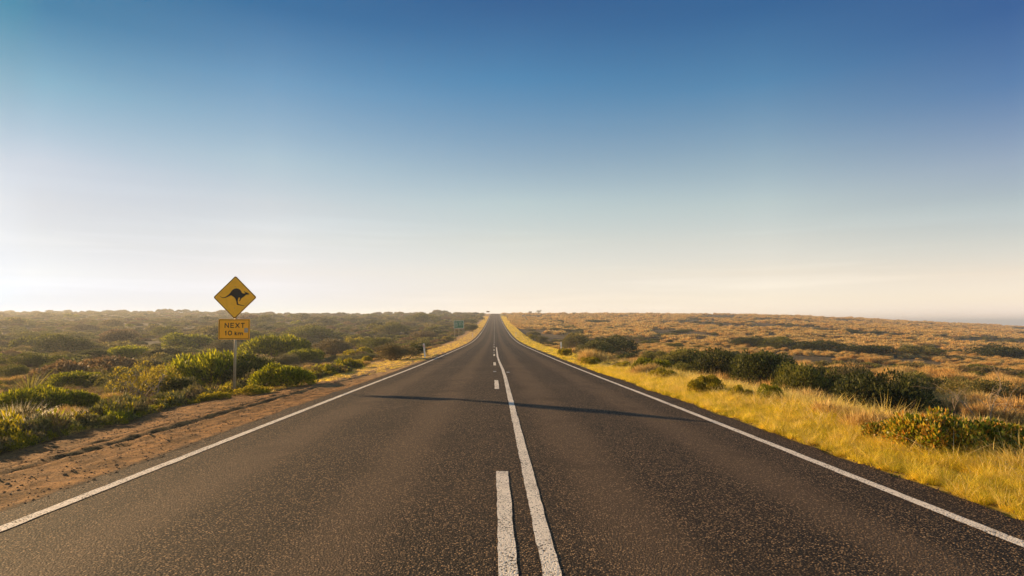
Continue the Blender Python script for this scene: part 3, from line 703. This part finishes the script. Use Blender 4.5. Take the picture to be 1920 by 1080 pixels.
# --- stones on the dirt
def rock(seed):
    rg = np.random.default_rng(seed); u, v_ = np.meshgrid(np.linspace(0, 2*math.pi, 9)[:-1], np.linspace(0, math.pi, 6))
    p = np.stack([np.cos(u)*np.sin(v_), np.sin(u)*np.sin(v_), np.cos(v_)*.6], -1)*(1+.35*(rg.random((6, 8, 1))-.5))
    f = [[r_*8+c, r_*8+(c+1) % 8, (r_+1)*8+(c+1) % 8, (r_+1)*8+c] for r_ in range(5) for c in range(8)]
    return npmesh('stone', p.reshape(-1, 3), f, M_STONE)
x, y = strip(11000, 3, 24, -7.6, -3.72, 1.2); k = infov(x, y); x, y = x[k], y[k]
k = (x < -3.98) | (rng.random(len(x)) < .5*sstep(-3.72, -3.95, x)); x, y = x[k], y[k]
P, ro, sc = cloud(rng, x, y, 0, .003, .014, (.7, 1.1), .5); P[:, 2] = np.where(x > -3.9, road_z(x, y), P[:, 2]); b = rng.random(len(x)) < .03; sc[b] *= 2.0
xg, yg = strip(2600, 2.5, 22, 3.82, 4.35, 1.2); kg = rng.random(len(xg)) < np.clip((xg-3.8)/.35, 0, 1); xg, yg = xg[kg], yg[kg]
Pg, rg_, sg_ = cloud(rng, xg, yg, 0, .003, .011, (.7, 1.1), .5); Pg[:, 2] = np.maximum(Pg[:, 2], road_z(xg, yg)); P = np.vstack([P, Pg]); ro = np.vstack([ro, rg_]); sc = np.vstack([sc, sg_])
tag(scatter('gravel', P, ro, sc, rng.integers(0, 2, len(P)), protos([rock(1), rock(2)])), 'loose brown stones and clods scattered along both edges of the asphalt', 'gravel', kind='stuff')

# ------------------------------------------------------------------ individual shrubs
def hero(kind, px, py, wpx, hpx, label, cat='shrub', name=None, seed=0, single=False):
    x, y, z = spot(px, py); d = y; r = wpx*d/F_PX/2; h = hpx*d/F_PX
    fo, brm = SH[kind]
    H = max(v.co.z for v in fo.vertices) if not hasattr(hero, kind) else getattr(hero, kind)
    setattr(hero, kind, H)
    e = empty(name or 'shrub', (x, y+r*.4, z-.04), (seed*2.399+px*.7) % 6.283)
    e.scale = (r/.95, r/.95, h/H)
    link('foliage', fo, e); link('branches', brm, e)
    tag(e, label, cat, 'shrubs of the roadside scrub')
    return e
for i, (k_, px, py, w_, h_, lb) in enumerate(HL): hero(k_, px, py, w_, h_, lb, seed=i)

rh = np.random.default_rng(5)
for i in range(22):
    t_ = (i+.5)/22; px = 1225+500*t_+rh.normal(0, 10); py = 700+95*t_+rh.normal(0, 4)-(12 if i % 2 else 0)
    tagl = 'mixed low bush filling the hedge-like row right of the road'
    o_ = hero(['olive0', 'grey1', 'olive2', 'bright2', 'olive1', 'grey0', 'dark2'][i % 7], px, py, 52+30*rh.random(), 34+30*rh.random(), tagl, seed=i+50); o_['group'] = 'mixed bushes in the row'
# more shrubs of the near scrub: single-mesh copies sharing the same meshes, smaller and further than the ones above
def joined(kind):
    fo, brm = SH[kind]
    def arr(me):
        v = np.empty(len(me.vertices)*3, np.float32); me.vertices.foreach_get('co', v); f = np.empty(len(me.loops), np.int32); me.loops.foreach_get('vertex_index', f)
        return v.reshape(-1, 3), f.reshape(-1, 4)
    a, b = arr(fo), arr(brm); v, f, mi = join([(a[0], a[1], 0), (b[0], b[1], 1)])
    return npmesh(kind+'_whole', v, f, [fo.materials[0], brm.materials[0]], fmat=mi)
WH = {k_: joined(k_) for k_ in ('olive0', 'olive1', 'grey0', 'grey1', 'dark0', 'bright0', 'bright2', 'yellow0')}
desc = {'olive': 'olive green shrub', 'grey': 'grey-brown twiggy shrub', 'dark': 'dark green rounded shrub', 'bright': 'fresh green shrub', 'yellow': 'small yellow-green shrub'}
hx = np.array([o.location[:2] for o in bpy.data.objects if o.name.startswith('shrub') and o.parent is None and o.type == 'EMPTY'])
r2 = np.random.default_rng(99); cnt = 0; tries = 0
while cnt < 190 and tries < 12000:
    tries += 1
    y = 12+75*r2.random()**1.3; x = -(9.2+r2.random()*(.93*y+2))
    if x < -.95*y-3: continue
    dd = np.hypot(hx[:, 0]-x, hx[:, 1]-y); rr0 = .45+.9*r2.random()**1.5+.006*y
    if dd.min() < rr0*1.15+.3 or not keep_clear(x, y, rr0*.75)[0]: continue
    q = fbm(x/12, y/12, 61)
    k_ = r2.choice(['olive0', 'olive1', 'grey0', 'grey1', 'dark0', 'bright0', 'bright2', 'yellow0'], p=[.2, .18, .22, .2, .06, .05, .05, .04] if q < .1 else [.24, .2, .1, .1, .12, .1, .1, .04])
    o = link('shrub', WH[k_], None, (x, y, float(ground_z(x, y))-.05)); s = rr0
    o.scale = (s*(.9+.4*r2.random()), s*(.9+.4*r2.random()), s*(.65+.35*r2.random())); o.rotation_euler = (0, 0, r2.random()*6.28)
    b_ = k_.rstrip('012'); where = 'close behind the left verge' if y < 30 else 'in the scrub plain left of the road'
    tag(o, f'{desc[b_]} {where}', 'shrub', f'{desc[b_]}s {where}')
    hx = np.vstack([hx, [x, y]]); cnt += 1
cnt = 0
while cnt < 60:
    y = 24+200*r2.random()**1.2; x = 10+r2.random()*(.93*y)
    if x > .93*y or (fbm(x/20, y/20, 33) < .02): continue
    k_ = r2.choice(['olive0', 'olive1', 'grey0', 'dark0'], p=[.3, .25, .15, .3]); s = .5+.7*r2.random()+.006*y
    o = link('shrub', WH[k_], None, (x, y, float(ground_z(x, y))-.05)); o.scale = (s*(1+.9*r2.random()), s, s*(.45+.25*r2.random())); o.rotation_euler = (0, 0, r2.random()*.6-.3)
    b_ = k_.rstrip('012'); tag(o, f'low {desc[b_]} scattered on the tan grassland', 'shrub', f'{desc[b_]}s on the right grassland'); cnt += 1

# grass tufts one can point at
def tuft_thing(name, me, px, py, hpx, label, cat, wide=1.0, sway=0.0):
    x, y, z = spot(px, py); h = hpx*y/F_PX; H = max(v.co.z for v in me.vertices)
    o = link(name, me, None, (x, y, z-.01)); s = h/H; o.scale = (s*wide, s*wide, s); o.rotation_euler = (0, sway, px*.37 % 6.28)
    return tag(o, label, cat, 'grass tufts beside the dirt')
tuft_thing('grass_tuft', SILV[0], 30, 824, 66, 'tall feathery silvery grass tuft at the left picture edge', 'grass tuft', 1.1, .25)
tuft_thing('grass_tuft', SILV[1], 60, 822, 50, 'shorter silvery tuft leaning against the tall feathery tuft', 'grass tuft', 1.2, .3)
tuft_thing('grass_tuft', SILV[1], 150, 800, 36, 'wide pale grass mound sprawling onto the dirt', 'grass tuft', 2.2)
tuft_thing('grass_tuft', TAN[0], 185, 794, 26, 'low brown grass mound right of the pale mound', 'grass tuft', 1.8)
tuft_thing('grass_tuft', VD[1], 20, 836, 30, 'small golden tuft in front of the feathery silvery grass', 'grass tuft', 1.5)
tuft_thing('spiky_plant', SPIK, 55, 742, 50, 'spiky long-leaved plant behind the left green bushes', 'plant', .95)
for i, (px, py, h_, lb) in enumerate([(1118, 682, 34, 'tan bushy grass clump right of the near right guide post'), (1215, 706, 30, 'pale grass clump between the two yellow bushes on the right verge'),
                          (1650, 815, 60, 'tall dry grass clump in front of the last dark bush'), (1730, 838, 60, 'tall dry grass clump left of the golden broad-leaved bush'), (1560, 790, 46, 'tall dry stalks at the outer edge of the right verge')]):
    tag(tuft_thing('grass_tuft', TAN[i % 3], px, py, h_, lb, 'grass tuft', 1.1), group='grass tufts on the right verge')

# dead branches at the far right
def dead_branch(px, py, hpx, seed, label):
    x, y, z = spot(px, py); h = hpx*y/F_PX; rg = np.random.default_rng(seed); P0, P1, A, B = [], [], [], []
    def grow(p, d, L, r_, n):
        for s in range(4):
            e = p+d*L/4; P0.append(p); P1.append(e); A.append(r_*(1-s*.12)); B.append(r_*(1-(s+1)*.12)); p = e; d = d+rg.normal(0, .18, 3); d /= np.linalg.norm(d)
            if n > 0 and s > 0:
                q = d+rg.normal(0, .6, 3); q /= np.linalg.norm(q); grow(p, q, L*.55, r_*.6, n-1)
    for k in range(3): grow(np.array([.05*k, 0, -.05]), np.array([.35*(k-1), .1, 1.0])/1.1, h*.8, .012, 2)
    o = link('dead_branch', npmesh('dead_branch', *tubes(P0, P1, A, B), M_DEAD), None, (x, y, z)); tag(o, label, 'branch', 'bare branches')
dead_branch(1845, 815, 110, 1, 'forked bleached dead branch rising behind the golden bush')
dead_branch(1880, 800, 70, 2, 'smaller bleached dead branch near the right picture edge')
dead_branch(1790, 790, 60, 3, 'thin dead branch above the golden broad-leaved bush')
dead_branch(1500, 752, 62, 4, 'pale bare stem standing in the dark row of bushes')

# sparse little trees on the right horizon
def small_tree(px, dist, h, seed, label):
    d = ray(px, 588); x = CAMP[0]+d[0]*dist; z = float(ground_z(x, dist)); e = empty('small_tree', (x, dist, z)); rg = np.random.default_rng(seed)
    P0 = [(0, 0, -.2)]; P1 = [(.1, 0, h*.4)]; A = [.16]; B = [.1]; tips = []
    for k in range(9):
        a = k*2.4; tip = np.array([math.cos(a)*h*.45*(.4+rg.random()), math.sin(a)*h*.4, h*(.6+.4*rg.random())]); P0.append((.1, 0, h*(.2+.2*rg.random()))); P1.append(tip); A.append(.08); B.append(.03); tips.append(tip)
    link('trunk', npmesh('trunk', *tubes(P0, P1, A, B), M_BARK), e)
    C = np.concatenate([t_+rg.normal(0, h*.10, (70, 3)) for t_ in tips]); v, f = leaves(rg, C, rg.normal(0, 1, C.shape), .3, .16)
    link('crown', npmesh('crown', v, f, M_GREY), e); tag(e, label, 'tree', 'small trees on the horizon')
small_tree(1010, 520, 3.6, 1, 'largest sparse tree on the horizon right of the road')
small_tree(994, 520, 2.6, 2, 'smaller sparse tree left of the largest one on the right horizon')
small_tree(1076, 500, 2.0, 3, 'tiny lone tree on the right horizon farther from the road')

# ------------------------------------------------------------------ mesh helpers for man-made things
def prism(outline, y0, y1):
    """outline (x, z) counter-clockwise seen from the front (-y); solid between y0 (front) and y1 (back); returns verts, ngons"""
    n = len(outline); v = [(a, y0, b) for a, b in outline]+[(a, y1, b) for a, b in outline]
    f = [list(range(n)), list(range(2*n-1, n-1, -1))]+[[i, i+n, (i+1) % n+n, (i+1) % n] for i in range(n)]
    return v, f
def pm(name, vf_list, mat, parent=None, loc=(0, 0, 0), smooth=False):
    v, f = [], []
    for a, b in vf_list: f += [[i+len(v) for i in q] for q in b]; v += a
    me = bpy.data.meshes.new(name); me.from_pydata(v, [], f); me.materials.append(mat)
    if smooth:
        for p in me.polygons: p.use_smooth = len(p.vertices) == 4
    return link(name, me, parent, loc)
def rrect(w, h, r, n=6, cx=0, cz=0):
    out = []
    for sx, sz, a0 in ((1, -1, -90), (1, 1, 0), (-1, 1, 90), (-1, -1, 180)):
        for k in range(n+1):
            a = R(a0+90*k/n); out.append((cx+sx*(w/2-r)+r*math.cos(a), cz+sz*(h/2-r)+r*math.sin(a)))
    return out
def rot45(pts): c = math.sqrt(.5); return [(c*(x-z), c*(x+z)) for x, z in pts]
def shift(pts, dx, dz): return [(x+dx, z+dz) for x, z in pts]
def frame(outer, inner, y0, y1):
    n = len(outer); v = [(a, y0, b) for a, b in outer]+[(a, y0, b) for a, b in inner]+[(a, y1, b) for a, b in outer]+[(a, y1, b) for a, b in inner]
    f = []
    for i in range(n):
        j = (i+1) % n; f += [[i, j, n+j, n+i], [2*n+i, 3*n+i, 3*n+j, 2*n+j], [i, 2*n+i, 2*n+j, j], [n+i, n+j, 3*n+j, 3*n+i]]
    return v, f
def box(x0, x1, y0, y1, z0, z1): return prism([(x0, z0), (x1, z0), (x1, z1), (x0, z1)], y0, y1)
def pipe(r, z0, z1, x=0, y=0, n=20):
    v = [(x+r*math.cos(k*2*math.pi/n), y+r*math.sin(k*2*math.pi/n), z) for z in (z0, z1) for k in range(n)]
    return v, [[k, (k+1) % n, n+(k+1) % n, n+k] for k in range(n)]+[list(range(n, 2*n)), list(range(n-1, -1, -1))]
# ------------------------------------------------------------------ kangaroo warning sign
D_S = 17.0
dS = ray(437.5, 740); kx, ky = CAMP[0]+dS[0]*D_S, D_S; kz = float(ground_z(kx, ky))
sg = empty('road_sign', (kx, ky, kz), R(-1.2)); tag(sg, 'amber diamond kangaroo warning sign with NEXT 10 km plate on a steel post', 'road sign')
PXM = D_S/F_PX
zrow = lambda row: CAM_Z+ray(437, row)[2]*D_S-kz         # height above the sign's foot of a photographed row
zc = zrow(557.5); K = PXM/7.71                            # metres per pixel of the close-up used for tracing
diag = (78.5*PXM); side = diag/math.sqrt(2)+.02
cxo = -1.5*PXM
pl_z = (zrow(617.3)); pl_x = -1.6*PXM; plw, plh = 57.8*PXM, 37.6*PXM
pm('post', [pipe(.036, -.4, zc+.25, 0, .05, 20)], M_STEEL, sg, smooth=True)
dia = rot45(rrect(side, side, .045)); dia = shift(dia, cxo, zc)
dp = pm('diamond_panel', [prism(dia, -.003, .0)], M_SIGNY, sg)
def sc_(pts, k, cx, cz): return [(cx+(x-cx)*k, cz+(z-cz)*k) for x, z in pts]
pm('border', [frame(sc_(dia, .985, cxo, zc), sc_(dia, .945, cxo, zc), -.0055, -.0032)], M_BLACK, dp)
roo = [(165,340),(178,358),(198,369),(225,371),(255,359),(290,332),(312,312),(325,290),(345,265),(370,248),(400,241),(430,246),(455,262),(472,285),(482,305),(497,314),(515,316),(529,308),(520,296),(508,281),(520,285),(533,297),(546,298),(565,308),(583,320),(583,328),(560,332),(540,333),(528,346),(510,362),(490,374),(476,385),(467,402),(458,420),(447,427),(441,419),(450,411),(455,395),(457,378),(448,373),(438,374),(432,384),(428,400),(426,425),(430,462),(445,469),(480,479),(525,489),(522,492),(480,489),(440,481),(415,477),(412,462),(405,430),(395,400),(380,377),(350,354),(330,342),(310,349),(280,364),(245,378),(210,380),(185,369),(171,354)]
roo = [(cxo+(a-384)*K, zc-(b-370)*K) for a, b in roo][::-1]
pm('kangaroo_symbol', [prism(roo, -.0060, -.0032)], M_BLACK, dp)
for zz_ in (.3, -.3): pm('bolt', [prism(shift([(.011*math.cos(R(60*k)), .011*math.sin(R(60*k))) for k in range(6)], cxo-.0, zc+zz_), -.010, -.0030)], M_STEEL, dp)
pl = rrect(plw, plh, .03, cx=pl_x, cz=pl_z)
pp = pm('distance_plate', [prism(pl, -.003, .0)], M_PLATEY, sg)
pm('border', [frame(rrect(plw-.035, plh-.035, .028, cx=pl_x, cz=pl_z), rrect(plw-.062, plh-.062, .018, cx=pl_x, cz=pl_z), -.0055, -.0032)], M_BLACK, pp)
Xc = lambda a: pl_x+(a-375)*K; Zc = lambda b: pl_z-(b-825)*K
GLY = {'N': [[(0, 0), (0, 1)], [(0, 1), (1, 0)], [(1, 0), (1, 1)]], 'E': [[(0, 0), (0, 1)], [(0, 1), (1, 1)], [(0, .52), (.85, .52)], [(0, 0), (1, 0)]],
       'X': [[(0, 0), (1, 1)], [(0, 1), (1, 0)]], 'T': [[(0, 1), (1, 1)], [(.5, 0), (.5, 1)]], '1': [[(.9, 0), (.9, 1)], [(.9, 1), (0, .74)]],
       '0': [[(.5+.5*math.sin(2*math.pi*k/24), .5+.5*math.cos(2*math.pi*k/24)) for k in range(25)]],
       'k': [[(0, 0), (0, 1)], [(0, .32), (.95, .72)], [(.35, .46), (1, 0)]],
       'm': [[(0, 0), (0, 1)], [(0, .75), (.12, .95), (.30, 1), (.46, .9), (.5, .7), (.5, 0)], [(.5, .75), (.62, .95), (.8, 1), (.96, .9), (1, .7), (1, 0)]]}
def glyph(ch, x0, x1, top, bot, wt=11.5):
    """one letter drawn as thin raised strokes; the box is in pixels of the close-up"""
    h_ = wt/2; out = []
    for st in GLY[ch]:
        pts = [(Xc(x0+h_+a*(x1-x0-wt)), Zc(bot-h_-b*(bot-top-wt))) for a, b in st]
        for (ax, az), (bx_, bz_) in zip(pts, pts[1:]):
            L_ = math.hypot(bx_-ax, bz_-az); dx, dz = (bx_-ax)/L_, (bz_-az)/L_; t_ = wt*K/2; e_ = t_*.8; i_ = len(out)*.00002
            q_ = [(ax-dx*e_+dz*t_, az-dz*e_-dx*t_), (bx_+dx*e_+dz*t_, bz_+dz*e_-dx*t_), (bx_+dx*e_-dz*t_, bz_+dz*e_+dx*t_), (ax-dx*e_-dz*t_, az-dz*e_+dx*t_)]
            out.append(prism(q_, -.0052-i_, -.0032))
    return out
ltr = []
for ch, a_, b_, t_, o_ in (('N', 240, 300, 735, 806), ('E', 322, 374, 735, 806), ('X', 392, 452, 735, 806), ('T', 470, 524, 735, 806), ('1', 246, 268, 845, 913), ('0', 288, 348, 845, 913), ('k', 384, 416, 856, 911), ('m', 430, 503, 872, 911)):
    ltr += glyph(ch, a_, b_, t_, o_)
pm('lettering', ltr, M_BLACK, pp)
pm('sticker', [prism(rrect(53*K, 64*K, .01, cx=Xc(547), cz=Zc(840)), -.0048, -.0032)], M_STICK, pp)
for zz_ in (zc+.2, zc-.2, pl_z): pm('clamp', [box(-.05, .05, .001, .013, zz_-.015, zz_+.015)], M_STEEL, sg)

# ------------------------------------------------------------------ guide posts
def guide_post(x, y, label, refl, lean=0):
    z = float(ground_z(x, y)); e = empty('guide_post', (x, y, z)); e.rotation_euler = (0, lean, 0)
    bod = pm('post', [prism([(-.052, -.2), (.052, -.2), (.052, .90), (.030, .955), (-.030, .955), (-.052, .90)], -.014, .014), box(-.052, -.040, .014, .032, -.2, .9), box(.040, .052, .014, .032, -.2, .9)], M_WHITE, e)
    pm('reflector', [prism(rrect(.042, .19, .008, cx=.0, cz=.79), -.019, -.014)], refl, e)
    pm('band', [box(-.055, .055, -.0175, -.0141, .635, .66)], M_BAND, e)
    tag(e, label, 'guide post', 'roadside guide posts')
for px, row, D_, lb, rf, ln in ((797, 667, 40, 'white guide post with red reflector on the near left verge', M_RED, R(-6)), (1052.8, 663, 44, 'white guide post with pale reflector on the near right verge', M_REFL, R(-2)),
                        (886.3, 627, 128, 'far white guide post on the left verge beyond the green sign', M_RED, 0), (967.3, 627, 130, 'far white guide post on the right verge', M_REFL, 0)):
    d = ray(px, row); guide_post(CAMP[0]+d[0]*D_, D_, lb, rf, ln)

# ------------------------------------------------------------------ green direction sign
Dg = 128.0; d = ray(860.3, 627); gxx = CAMP[0]+d[0]*Dg; gz = float(ground_z(gxx, Dg)); gs = empty('direction_sign', (gxx, Dg, gz), 0)
tag(gs, 'green direction sign with white lettering on three posts left of the road', 'road sign')
q = Dg/F_PX; bz = CAM_Z+ray(860, 608.3)[2]*Dg-gz; bw, bh = 18.6*q, 14.6*q
bd = pm('sign_board', [prism(rrect(bw, bh, .1, cz=bz), -.03, 0)], M_SGREEN, gs)
pm('border', [frame(rrect(bw-.02, bh-.02, .1, cz=bz), rrect(bw-.16, bh-.16, .06, cz=bz), -.036, -.031)], M_SWHITE, bd)
rg = random.Random(5); bars = []
def word(x0, x1, z, h):
    x = x0
    while x < x1-.03: w = h*(.35+.35*rg.random()); bars.append(box(x, min(x+w, x1), -.034, -.031, z-h/2*(.7+.3*rg.random()), z+h/2)); x += w+h*.28
for (x0, x1, r_) in ((-.40, -.15, .30), (-.05, .35, .30), (-.42, -.12, .12), (0, .2, .12), (-.42, -.1, -.06), (-.02, .25, -.06), (-.42, -.12, -.22), (.3, .42, .12), (.3, .42, -.06)): word(x0*bw, x1*bw, bz+r_*bh, .11)
pm('lettering', bars, M_SWHITE, bd)
for xo in (-.42, .0, .42): pm('post', [pipe(.045, -.4, bz+bh*.42, xo*bw, .05, 10)], M_STEEL, gs)

# ------------------------------------------------------------------ brown sign over the crest
Db = 545.0; d = ray(915, 585); bx = CAMP[0]+d[0]*Db; bgz = float(ground_z(bx, Db)); bs = empty('information_sign', (bx, Db, bgz), 0)
tag(bs, 'tiny brown rectangular sign standing on the crest left of the road', 'road sign')
q = Db/F_PX; bz = CAM_Z+ray(915, 584.3)[2]*Db-bgz
pm('sign_board', [prism(rrect(5.8*q, 2.5*q, .08, cz=bz), -.04, 0)], M_BROWN, bs)
for xo in (-1.0, 1.0): pm('post', [pipe(.05, -.4, bz, xo, .06, 10)], M_STEEL, bs)

# ------------------------------------------------------------------ raised pavement markers
def marker(x, y, label):
    z = float(road_z(x, y)); e = empty('pavement_marker', (x, y, z+.001))
    v = [(-.055, -.045, 0), (.055, -.045, 0), (.055, .045, 0), (-.055, .045, 0), (-.048, -.022, .017), (.048, -.022, .017), (.048, .022, .017), (-.048, .022, .017)]
    pm('body', [(v, [[3, 2, 1, 0], [4, 5, 6, 7], [0, 1, 5, 4], [1, 2, 6, 5], [2, 3, 7, 6], [3, 0, 4, 7]])], M_WHITE, e)
    v2 = [(-.045, -.0435, .003), (.045, -.0435, .003), (.043, -.0245, .0165), (-.043, -.0245, .0165)]
    pm('reflector', [([(a, b-.002, c) for a, b, c in v2]+[(a, b+.001, c-.001) for a, b, c in v2], [[0, 1, 2, 3], [7, 6, 5, 4], [0, 4, 5, 1], [1, 5, 6, 2], [2, 6, 7, 3], [3, 7, 4, 0]])], M_REFL, e)
    tag(e, label, 'road marker', 'raised markers on the centre lines')
marker(.02, 22.2, 'small raised road marker in line with the dashes'); marker(.50, 21.9, 'small raised road marker right of the solid line'); marker(-.05, 45.5, 'farther raised road marker between the dashes')

# ------------------------------------------------------------------ air
hz = NT('air_haze'); pv = hz.n('ShaderNodeVolumePrincipled'); pv.inputs['Color'].default_value = (.82, .88, 1.0, 1); pv.inputs['Density'].default_value = .00045; pv.inputs['Anisotropy'].default_value = .4
hz.l(pv.outputs[0], hz.out.inputs['Volume'])
HZ = True
if HZ:
    hb = pm('haze', [box(-9500, 9500, -1500, 12500, -62, 16)], hz.m); tag(hb, kind='stuff')
